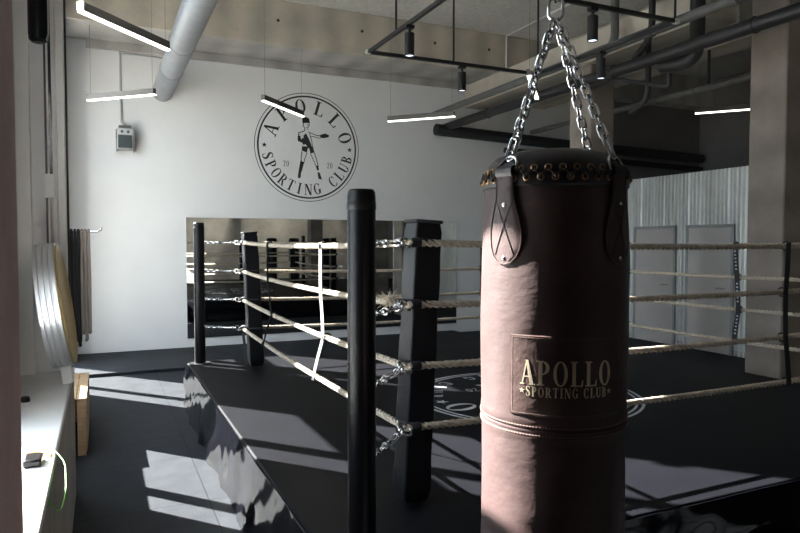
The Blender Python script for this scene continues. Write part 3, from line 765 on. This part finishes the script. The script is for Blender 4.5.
# straps with D rings, four of them
def strap_outline():
    pts = [(-.024, 1.932), (-.0245, 1.892), (-.027, 1.876), (-.033, 1.856), (-.040, 1.834), (-.0445, 1.810), (-.046, 1.790), (-.043, 1.768), (-.034, 1.748), (-.018, 1.734), (0, 1.730)]
    return pts + [(-x, z) for x, z in reversed(pts[:-1])]
CH = []
for si, thd in enumerate((-38.5, 54, 142, 234)):
    th = R(thd)
    out = strap_outline()
    mb = MB()
    ol = out[:11]
    v = []; f = []
    NS = 10
    for (x, zz) in ol:
        hw = max(-x, .004)
        for k in range(NS + 1):
            v.append(cyl(th + (-hw + 2 * hw * k / NS) / BR, .0045 if 0 < k < NS else .0025, zz))
    for r_ in range(len(ol) - 1):
        for k in range(NS):
            a = r_ * (NS + 1) + k; f.append((a, a + 1, a + NS + 2, a + NS + 1))
    mb.add(v, f)
    # edge skirt down to the leather
    rim = [cyl(th + x / BR, .0025, zz) for x, zz in out]; rim2 = [cyl(th + x / BR, -.002, zz) for x, zz in out]; n_ = len(out)
    mb.add(rim + rim2, [(i, (i + 1) % n_, n_ + (i + 1) % n_, n_ + i) for i in range(n_)])
    st = mb.build('hanging_strap', M['leather'], bag, smooth=50)
    # raised border and crossed stitch lines
    mb = MB(); mb.tube([cyl(th + x / BR, .004, zz) for x, zz in out], 0.0016, 6)
    mb.tube([cyl(th - .024 / BR, .0055, 1.876), cyl(th, .0062, 1.820), cyl(th + .027 / BR, .0055, 1.752)], .0011, 5)
    mb.tube([cyl(th + .024 / BR, .0055, 1.876), cyl(th, .0062, 1.820), cyl(th - .027 / BR, .0055, 1.752)], .0011, 5)
    mb.build('strap_seams', M['patch'], st)
    for zz in (1.866, 1.744):
        mb = MB().lathe([(0.0055, 0), (.0055, .0012), (.003, .0028), (0, .003)], 14)
        a = FA + th; mb.build('rivet', M['chrome'], st, loc=cyl(th, .0045, zz), rot=(0, R(90), a))
    # folded loop over the ring
    a = FA + th; er = Vector((math.cos(a), math.sin(a), 0)); et = Vector((-math.sin(a), math.cos(a), 0))
    c = er * (BR - .004); c.z = 1.944
    mb = MB()
    lp = [c + er * (.010 * math.cos(q)) + Vector((0, 0, .012 * math.sin(q) - .004)) for q in [R(x) for x in range(-40, 230, 18)]]
    v = []; f = []
    for p in lp:
        for s_ in (-1, 1):
            for d in (0, .003): 
                q = p + et * .0235 * s_ + (p - c).normalized() * d; v.append(q)
    for i in range(len(lp) - 1):
        b = 4 * i; f += [(b, b + 4, b + 6, b + 2), (b + 1, b + 3, b + 7, b + 5), (b, b + 1, b + 5, b + 4), (b + 2, b + 6, b + 7, b + 3)]
    f += [(0, 2, 3, 1), (4 * len(lp) - 4, 4 * len(lp) - 3, 4 * len(lp) - 1, 4 * len(lp) - 2)]
    mb.add(v, f).build('strap_fold', M['leather_dark'], st, smooth=50)
    # D ring leaning inward
    inn = (-er * .45 + Vector((0, 0, 1))).normalized()
    pts = [c - et * .027, c + et * .027] + [c + et * .027 * math.cos(q) + inn * (.006 + .030 * math.sin(q)) for q in [R(x) for x in range(10, 171, 16)]]
    MB().tube(pts, .0036, 8, closed=True).build('d_ring', M['steel'], bag)
    CH.append(c + inn * .034)
# four chains to one top link
top = Vector((0.0, 0.0, 2.335))
for i, p in enumerate(CH):
    mb = MB(); q = top + (p - top).normalized() * .02
    # long snap link at the bottom
    d = (q - p).normalized(); pp = p + d * .052
    s_ = d.cross(Vector((0, 0, 1))).normalized()
    pts = link_pts(p + d * .024, d, s_, .066, .024); mb.tube(pts, .0030, 7, closed=True)
    chain(mb, pp, q, .0258, .036, .0185, .0027)
    mb.build('bag_chain', M['steel'], bag)
mb = MB(); mb.tube(link_pts(top + Vector((0, 0, .012)), (0, 0, 1), (.8, -.6, 0), .056, .034), .0042, 8, closed=True)
mb.build('shackle', M['steel'], bag)
mb = MB(); mb.tube(link_pts(top + Vector((0, 0, .058)), (0, 0, 1), (.6, .8, 0), .056, .030), .0048, 8, closed=True)
mb.tube([top + Vector((0, 0, .078)), top + Vector((0, 0, .13))], .012, 12)
mb.build('swivel', M['steel'], bag)
mb = MB(); chain(mb, top + Vector((0, 0, .12)), Vector((0, 0, 3.15)), .036, .048, .024, .0038); mb.build('suspension_chain', M['steel'], bag)
mb = MB().box(-.05, .05, -.05, .05, 3.195, 3.209); mb.torus((0, 0, 3.168), (1, 0, 0), (0, 0, 1), .022, .030, .006); mb.build('mounting_plate', M['steel'], bag)
gd = thing('steel_girder', 'black steel girder carrying the heavy bag above the picture', 'girder', (0, BY, 3.21))
MB().box(-.50, 3.2, -.05, .05, 0, .012).box(-.50, 3.2, -.05, .05, .108, .12).box(-.50, 3.2, -.006, .006, .012, .108).build('i_section', M['metal_dark'], gd)
for x in (.45, 3.1): MB().tube([(x, 0, .12), (x, 0, ZC - 3.215)], .015, 8).build('hanger_rod', M['metal_dark'], gd)

# ------------------------------------------------------------------ wall badge
WX, WZ, WR = 3.352, 3.46, 0.955
wb = thing('wall_badge', 'round black boxing club badge painted on the white back wall', 'wall badge', (WX, YB, WZ))
def wfn(x, y, t): return (x, -0.001 - t, y)
mb = MB()
for q in ring_strip(0, 0, WR, WR, WR * .988, WR * .988, 0, 360, 96): mb.prism(q, wfn, .001)
for q in ring_strip(0, 0, WR * .948, WR * .948, WR * .918, WR * .918, 0, 360, 96): mb.prism(q, wfn, .001)
mb.build('badge_rings', M['ink'], wb, smooth=0)
badge_letters(M['ink'], wb, WR, wfn, .001)
for s_ in (-1, 1):
    mb = MB(); text_line(mb, '*', .10, lambda x, y, t, s=s_: wfn(x + s * .78, y - .05, t), t=.001); mb.build('star', M['ink'], wb, smooth=0)
    mb = MB(); text_line(mb, '20', .10, lambda x, y, t, s=s_: wfn(x + s * .40, y - .35, t), .9, t=.001); mb.build('year_digits', M['ink'], wb, smooth=0)
mb = MB(); boxer(mb, lambda x, y, t: wfn(x - .02, y - .02, t), 1.22, .001); mb.build('boxer_silhouette', M['ink'], wb, smooth=0)
mb = MB(); boxer(mb, lambda x, y, t: canvas_fn(x, y, t), 1.1, .001); mb.build('badge_boxer', M['white_ink'], lg, smooth=0)

# ------------------------------------------------------------------ wall mirror
mr = thing('wall_mirror', 'long low wall mirror on the back wall behind the ring', 'mirror', (0, YB, 0))
box(1.27, 6.36, -.018, -.008, .19, 2.19).build('mirror_glass', M['mirror'], mr, smooth=0)
box(1.275, 6.355, -.008, -.001, .195, 2.185).build('mirror_backing', M['metal_dark'], mr, smooth=0)

# ------------------------------------------------------------------ lamps
def linear_lamp(p, q, lab, group='linear ceiling lamps', tops=(ZC, ZC)):
    p = Vector(p); q = Vector(q); L = (q - p).length; ang = math.atan2(q.y - p.y, q.x - p.x)
    t = thing('linear_lamp', lab, 'ceiling lamp', tuple(p), (0, 0, ang), group)
    box(0.012, L - .012, -.03, .03, 0.0, .075).build('housing', M['alu'], t, bevel=0.003)
    box(0.0, L, -.027, .027, -.018, -.001).build('diffuser', M['led'], t, bevel=0.004)
    box(-0.002, 0.011, -.03, .03, 0.0, .074).build('end_cap', M['led'] if 'nearest the window' in lab else M['alu'], t)
    for x, tz in ((.05, tops[0]), (L - .05, tops[1])):
        MB().tube([(x, 0, .07), (x, 0, tz - p.z - .003)], .0022, 5).build('suspension_wire', M['pipe'], t)
    return t
ZL = 3.8
linear_lamp((-.138, 6.37, ZL), (.67, 7.27, ZL), 'bright linear lamp nearest the window, angled under the round duct')
linear_lamp((-.143, 10.30, ZL), (.70, 9.50, ZL), 'linear lamp in front of the small wall speaker', tops=(4.85, ZC))
linear_lamp((2.116, 9.268, ZL), (2.961, 10.165, ZL), 'linear lamp overlapping the round wall badge', tops=(ZC, 4.85))
linear_lamp((4.367, 9.991, ZL), (5.169, 9.151, ZL), 'linear lamp right of the round wall badge')
linear_lamp((4.723, 6.554, ZL), (5.585, 7.56, ZL), 'linear lamp seen end-on beside the heavy bag chain')
linear_lamp((8.456, 7.377, ZL), (9.25, 6.45, ZL), 'linear lamp left of the tall concrete column', tops=(4.55, ZC))

# spot track: a black rectangle hung above the ring
tr = thing('light_track', 'black rectangular spotlight track hanging above the ring', 'light track', (0, 0, 4.0))
TX0, TX1, TY0, TY1 = 2.87, 5.27, 4.86, 7.12
for nm, b in (('track_rail', (TX0, TX1, TY1 - .02, TY1 + .02)), ('track_rail', (TX0, TX1, TY0 - .02, TY0 + .02)), ('track_rail', (TX0 - .02, TX0 + .02, TY0 + .021, TY1 - .021)), ('track_rail', (TX1 - .02, TX1 + .02, TY0 + .021, TY1 - .021))):
    box(*b, -.02, .02).build(nm, M['metal_dark'], tr, bevel=0.003)
for (x, y) in ((TX0, TY0), (TX1, TY0), (TX0, 6.35), (TX1, TY1), (4.0, TY1)):
    MB().tube([(x, y, .02), (x, y, 1.545)], .012, 8).build('drop_rod', M['metal_dark'], tr)
for x, y in ((TX0 - .012, TY1), (TX1 + .012, TY0)): box(x - .03, x + .03, y - .025, y + .025, -.024, .024).build('end_connector', M['paper'], tr, bevel=0.004)
SP = [(TX0, 6.02, 'black spotlight on the left rail of the ceiling track'), (4.12, TY1, 'black spotlight on the far rail of the ceiling track'),
      (4.22, TY0, 'black spotlight on the near rail right of the bag chain'), (TX1, 5.92, 'black spotlight on the right rail of the track')]
s0 = None
for x, y, lab in SP:
    if s0 is None:
        s0 = thing('track_spotlight', lab, 'spotlight', group='spotlights on the ceiling track')
        box(-.045, .045, -.03, .03, -.055, -.022).build('adapter', M['metal_dark'], s0, bevel=0.004)
        MB().tube([(0, 0, -.05), (0, 0, -.11)], .014, 10).build('stem', M['metal_dark'], s0)
        MB().lathe([(0, -.10), (.045, -.10), (.05, -.105), (.05, -.33), (.046, -.332), (.043, -.32), (0.043, -.315)], 28).build('barrel', M['metal_dark'], s0)
        MB().lathe([(0, -.322), (.043, -.322), (.043, -.316), (0, -.316)], 24).build('lens', M['spotlens'], s0)
        s = s0
    else: s = dup(s0, label=lab)
    s.location = (x, y, 4.0)

# ------------------------------------------------------------------ pipes and duct
def arc_pts(pts, rad=.12, n=6):
    P = [Vector(p) for p in pts]; out = [P[0]]
    for i in range(1, len(P) - 1):
        a, b, c = P[i - 1], P[i], P[i + 1]; r = min(rad, (a - b).length * .45, (c - b).length * .45)
        p = b + (a - b).normalized() * r; q = b + (c - b).normalized() * r
        for k in range(n + 1):
            t = k / n; out.append(p * (1 - t) ** 2 + b * 2 * t * (1 - t) + q * t * t)
    out.append(P[-1]); return out
def pipe(name, pts, r, m, lab, cat='pipe', clamps=(), rad=.15, group=None):
    t = thing(name, lab, cat, tuple(pts[0]), group=group)
    o = Vector(pts[0])
    MB().tube([p - o for p in arc_pts(pts, rad)], r, 18).build('pipe_run', m, t, smooth=60)
    for c, d in clamps:
        c = Vector(c) - o; d = Vector(d).normalized(); u = d.orthogonal().normalized(); w = d.cross(u)
        MB().tube([c - d * .012, c + d * .012], r + .012, 20).build('joint_collar', m, t)
    return t
dk = thing('air_duct', 'grey round air duct running above the window side to the back wall', 'air duct', (.93, 0, 4.2))
MB().tube([(0, -9.3, 0), (0, YB, 0)], .155, 36, cap=False).build('duct_tube', M['duct'], dk)
for y in (2.3, 5.2, 8.35, 9.65):
    MB().tube([(0, y - .012, 0), (0, y + .012, 0)], .161, 36).build('duct_collar', M['duct'], dk)
for y in (3.8, 7.3):
    MB().tube([(0, y, .155), (0, y, 1.345)], .004, 6).build('duct_hanger', M['pipe'], dk)
pipe('ceiling_pipe', [(6.08, YB - .05, 4.0), (6.08, 8.0, 4.0), (6.12, 1.0, 4.0), (6.12, -9.3, 4.0)], .075, M['pipe_dark'], 'thick dark pipe running under the ceiling along the right side', clamps=[((6.09, 6.6, 4.0), (0, 1, 0)), ((6.1, 4.6, 4.0), (0, 1, 0)), ((6.08, 9.6, 4.0), (0, 1, 0))])
pipe('ceiling_pipe', [(5.72, YB - .05, 4.18), (5.72, 8.0, 4.18), (5.72, 1.0, 4.18), (5.72, -9.3, 4.18)], .055, M['pipe'], 'light grey pipe above the thick dark pipe', clamps=[((5.72, 5.6, 4.18), (0, 1, 0)), ((5.72, 4.5, 4.18), (0, 1, 0))])
pipe('ceiling_pipe', [(5.93, YB - .05, 4.27), (5.93, 6.0, 4.27), (5.93, -9.3, 4.27)], .035, M['pipe_dark'], 'thin dark pipe between the light grey pipe and beam')
pipe('ceiling_pipe', [(5.823, 11.05, 3.93), (8.9, 11.05, 3.83), (12.9, 11.05, 3.75)], .11, M['pipe_dark'], 'thick black pipe running across the back wall')
pipe('ceiling_pipe', [(7.4, 11.06, 3.63), (12.9, 11.06, 3.50)], .06, M['pipe_dark'], 'lower black pipe across the back wall')
pipe('drop_pipe', [(6.33, 6.85, 5.545), (6.33, 6.85, 4.46), (6.30, 7.15, 4.36)], .055, M['pipe'], 'grey drop pipe with elbow behind the right spotlight', rad=.2)
pipe('drop_pipe', [(6.3, 6.17, 5.545), (6.3, 6.17, 4.36), (6.3, 6.46, 4.14)], .042, M['pipe_dark'], 'dark drop pipe bending towards the thick ceiling pipe', rad=.2)
pipe('drop_pipe', [(6.32, 5.50, 5.545), (6.32, 5.50, 3.90), (6.32, 6.02, 3.96)], .085, M['pipe_dark'], 'fat black drop pipe with elbow left of the column', rad=.2)
pipe('sprinkler_pipe', [(6.3, 5.885, 3.83), (6.3, 5.885, 3.67), (6.3, 6.75, 3.95), (6.3, 7.3, 3.95)], .027, M['pipe_dark'], 'thin black branch pipe under the fat drop pipe', rad=.05)
pipe('sprinkler_pipe', [(6.42, 6.34, 4.40), (6.42, 6.34, 3.62), (6.42, 6.64, 3.50)], .036, M['pipe_dark'], 'short dark elbow pipe under the thick dark pipe', rad=.15)
pipe('sprinkler_pipe', [(8.0, 11.0, 4.02), (8.0, 8.0, 4.02), (8.0, 1.0, 4.02)], .045, M['pipe'], 'grey pipe running behind the tall column', clamps=[((8.0, 7.7, 4.02), (0, 1, 0)), ((8.0, 7.0, 4.02), (0, 1, 0))])
pipe('sprinkler_pipe', [(6.12, 4.80, 5.545), (6.12, 4.80, 4.08)], .022, M['pipe'], 'thin grey hanger pipe above the tall column')
pipe('sprinkler_pipe', [(8.0, 6.75, 4.545), (8.0, 6.75, 4.07)], .022, M['pipe_dark'], 'thin dark hanger pipe left of the tall column')
pipe('conduit', [(6.76, 7.6, 5.535), (6.76, 10.08, 5.535), (6.76, 10.08, 4.86)], .013, M['white'], 'thin white conduit crossing the ceiling and beam', rad=.02)
pipe('ceiling_pipe', [(2.9, 5.0, 4.35), (2.84, 6.3, 4.35), (2.84, 6.3, 5.545)], .022, M['pipe'], 'thin grey pipe above the left track spotlight', rad=.05)
pipe('conduit', [(.31, YB - .02, 4.76), (.31, YB - .02, 3.66), (.40, YB - .02, 3.60)], .016, M['grey_paint'], 'grey conduit dropping to the small wall speaker', rad=.06)
pipe('conduit', [(.32, YB - .02, 4.735), (1.3, YB - .02, 4.735)], .014, M['grey_paint'], 'grey conduit along the top of the back wall', rad=.06)

# small wall speaker
sp = thing('wall_speaker', 'small boxy speaker on bracket high on the back wall', 'speaker', (.36, YB, 3.40))
box(-.115, .115, -.21, -.03, -.17, .15).build('speaker_box', M['grey_paint'], sp, bevel=0.012)
box(-.10, .10, -.216, -.211, -.155, .045).build('grille', M['screen'], sp, bevel=0.003)
for s_ in (-1, 1): MB().lathe([(0, 0), (.022, 0), (.018, .012), (0, .013)], 14).build('knob', M['screen'], sp, loc=(s_ * .045, -.211, .095), rot=(R(90), 0, 0))
for s_ in (-1, 1): MB().box(s_ * .125 - .008, s_ * .125 + .008, -.20, -.001, -.21, .13).build('bracket_arm', M['steel'], sp)
box(-.09, .09, -.17, -.03, .151, .20).build('top_cap', M['alu'], sp, bevel=0.01)

# speaker high in the window recess
bs = thing('recess_speaker', 'black rounded speaker hanging high in the window recess', 'speaker', (-.325, 4.5, 3.23))
MB().lathe([(0, -.25), (.035, -.25), (.052, -.235), (.056, -.2), (.056, .35), (.05, .385), (0, .39)], 24).build('speaker_body', M['post'], bs)
MB().tube([(.045, -.03, -.24), (.056, -.03, -.2), (.058, -.03, .3)], .007, 6).build('chrome_trim', M['chrome'], bs)
MB().tube([(0, .05, .1), (0, .36, .1)], .012, 8).build('bracket', M['metal_dark'], bs)

# ------------------------------------------------------------------ things by the window
dr = thing('sill_drum', 'round silver-rimmed drum with gold face leaning on the window sill', 'drum', (-.215, 4.54, 1.01), (0, R(-7.5), R(-1)))
DR = .385
def ring_x(prof, n=64): 
    mb = MB(); mb.lathe(prof, n); mb.v = [(z, x, y + DR) for (x, y, z) in mb.v]; return mb
ring_x([(DR - .02, -.062), (DR, -.060), (DR, -.042), (DR - .008, -.038), (DR - .008, -.032), (DR, -.028), (DR, -.012), (DR - .008, -.008), (DR - .008, -.002), (DR, .002), (DR, .018), (DR - .008, .022), (DR - .008, .028), (DR, .032), (DR, .050), (DR - .02, .055)]).build('ribbed_rim', M['silver_rim'], dr)
ring_x([(DR - .02, .055), (DR - .01, .066), (DR - .05, .074), (DR - .09, .060), (DR - .2, .052), (0, .050)]).build('gold_face', M['gold'], dr)
ring_x([(0, -.055), (DR - .03, -.055), (DR - .02, -.062)]).build('back_plate', M['silver_rim'], dr)
box(-.03, .03, -.04, .04, -.108, .014).build('foot_block', M['white'], dr, bevel=0.005)

bench = thing('slatted_crate', 'pale pine slatted crate against the window wall, sunlit on top', 'crate', (-.295, 6.55, 0))
cx0, cx1, cy0, cy1, cz = -.165, .165, -.58, .60, .485
for i in range(4):
    w_ = (cx1 - cx0) / 4; box(cx0 + i * w_ + .003, cx0 + (i + 1) * w_ - .003, cy0, cy1, cz - .02, cz).build('top_slat', M['wood'], bench, bevel=0.002)
for i in range(4):
    w_ = (cx1 - cx0) / 4; box(cx0 + i * w_ + .008, cx0 + (i + 1) * w_ - .008, cy0, cy0 + .018, .004, cz - .021).build('end_slat', M['wood'], bench, bevel=0.002)
    box(cx0 + i * w_ + .008, cx0 + (i + 1) * w_ - .008, cy1 - .018, cy1, .004, cz - .021).build('end_slat', M['wood'], bench, bevel=0.002)
for i in range(4):
    box(cx1 - .016, cx1 - .001, cy0 + .02, cy1 - .02, .03 + i * .112, .12 + i * .112).build('side_slat', M['wood'], bench, bevel=0.002)
    box(cx0 + .001, cx0 + .016, cy0 + .02, cy1 - .02, .03 + i * .112, .12 + i * .112).build('side_slat', M['wood'], bench, bevel=0.002)
for x in (cx0 + .03, cx1 - .03):
    for y in (cy0 + .035, cy1 - .035): box(x - .013, x + .013, y - .016, y + .016, 0, cz - .021).build('corner_batten', M['wood'], bench)

rk = thing('rope_rack', 'steel hook rail sticking out of the window wall holding jump ropes', 'hook rail', (-.5, 8.0, 1.90))
MB().tube([(0, 0, 0), (.46, 0, 0), (.50, 0, .02), (.505, 0, .05)], .011, 8).build('rail', M['steel'], rk)
box(0, .012, -.05, .05, -.06, .06).build('wall_plate', M['steel'], rk)
cols = ['strap_black', 'strap_black', 'metal_dark', 'strap_black', 'metal_dark', 'strap_black', 'bandgrey', 'bandgrey', 'bandgrey']
nms = ['leftmost', 'second', 'third', 'fourth', 'fifth', 'sixth', 'seventh', 'eighth', 'rightmost']
for i in range(9):
    x = .10 + .034 * i; ln = [1.18, 1.14, 1.20, 1.10, 1.12, 1.16, 1.06, 1.12, 1.02][i]; w_ = .05 + .012 * (i % 3)
    pts = []
    for k in range(21):
        a = PI * k / 20; pts.append((.004 * math.sin(3 * a + i), -w_ * math.cos(a), -ln - .5 * w_ + (-.9 * w_ * math.sin(a))))
    pts = [(0, 0, .016), (0, -.014, .004), (0, -w_ * .5, -.12), (.006 * math.sin(i), -w_, -.5)] + pts + [(-.006 * math.sin(i), w_, -.5), (0, w_ * .5, -.12), (0, .014, .004)]
    t = thing('jump_rope', '%s of nine jump ropes hanging on the rail, %s' % (nms[i], 'black' if cols[i] != 'bandgrey' else 'grey-brown'), 'jump rope', (-.5 + x, 8.0, 1.90), group='jump ropes hanging on the hook rail')
    MB().tube(pts, .0162, 8, closed=True).build('cord', M[cols[i]], t)
    for s_ in (-1, 1): MB().tube([(0, s_ * w_, -.55), (0, s_ * w_, -.72)], .0165, 10).build('handle_grip', M[cols[i]], t)

ad = thing('power_adapter', 'small black power adapter on the sill beside the green wire', 'adapter', (-.262, 2.93, .90))
box(-.03, .035, -.06, .05, 0.001, .032).build('adapter_body', M['post'], ad, bevel=0.008)
tag(MB().tube([(-.30, 3.04, .909), (-.26, 3.05, .912), (-.225, 3.03, .910), (-.20, 2.99, .909)], .007, 8).build('orange_strap', M['orange']), 'small orange tie lying on the window sill', 'strap')
gw = arc_pts([(-.245, 2.97, .92), (-.19, 2.99, .93), (-.145, 2.90, .90), (-.135, 2.72, .84), (-.15, 2.60, .80), (-.20, 2.56, .905), (-.26, 2.58, .905)], .08)
tag(MB().tube(gw, .0022, 6).build('green_wire', M['green']), 'thin green wire looping over the edge of the sill', 'wire')
tag(MB().lathe([(0, 0), (.022, 0), (.024, .01), (.02, .028), (0, .032)], 16).build('black_knob', M['post'], loc=(-.395, 4.10, .90)), 'small black round object at the back of the sill', 'knob')

# black bags at the camera end of the gym, seen only in the mirror
b0 = None
for i, (x, lab) in enumerate(((4.75, 'leftmost'), (5.75, 'second'), (6.6, 'third'), (7.9, 'rightmost'))):
    lab = 'black free-standing bag reflected in the wall mirror, %s of four' % lab
    if b0 is None:
        b0 = thing('standing_bag', lab, 'standing bag', group='free-standing bags reflected in the mirror')
        MB().lathe([(0, 0), (.30, 0), (.32, .05), (.30, .16), (.18, .24), (0, .25)], 28).build('base', M['post'], b0)
        MB().lathe([(0, .25), (.19, .26), (.2, .30), (.2, 1.85), (.18, 1.93), (0, 1.95)], 28).build('striking_column', M['post'], b0)
        b = b0
    else: b = dup(b0, label=lab)
    b.location = (x, -1.6, 0)

# unseen spotlights, added to brighten the wall reflected in the mirror
w0 = None
for i, (x, lab) in enumerate(((3.2, 'left'), (6.2, 'middle'), (9.2, 'right'))):
    lab = 'black spotlight added to brighten the mirrored wall, %s of three' % lab
    if w0 is None:
        w0 = thing('added_wall_spotlight', lab, 'spotlight', group='spotlights added to brighten the mirrored wall')
        MB().tube([(0, 0, .0), (0, 0, 1.09)], .014, 10).build('stem', M['metal_dark'], w0)
        MB().tube([(0, .10, .07), (0, -.14, -.10)], .06, 20).build('barrel', M['metal_dark'], w0)
        MB().tube([(0, -.1402, -.1002), (0, -.145, -.1035)], .05, 20).build('lens', M['spotlens'], w0)
        w = w0
    else: w = dup(w0, label=lab)
    w.location = (x, -6.2, 4.6)
    ld = bpy.data.lights.new('added_wall_light', 'SPOT'); ld.energy = 300; ld.spot_size = R(85); ld.spot_blend = .6; ld.color = (1, .93, .82); ld.shadow_soft_size = .05
    lo = bpy.data.objects.new('added_wall_light', ld); C.objects.link(lo); lo.location = (x, -6.36, 4.48)
    lo.rotation_euler = Vector((0, -3.1, -2.6)).to_track_quat('-Z', 'Y').to_euler()
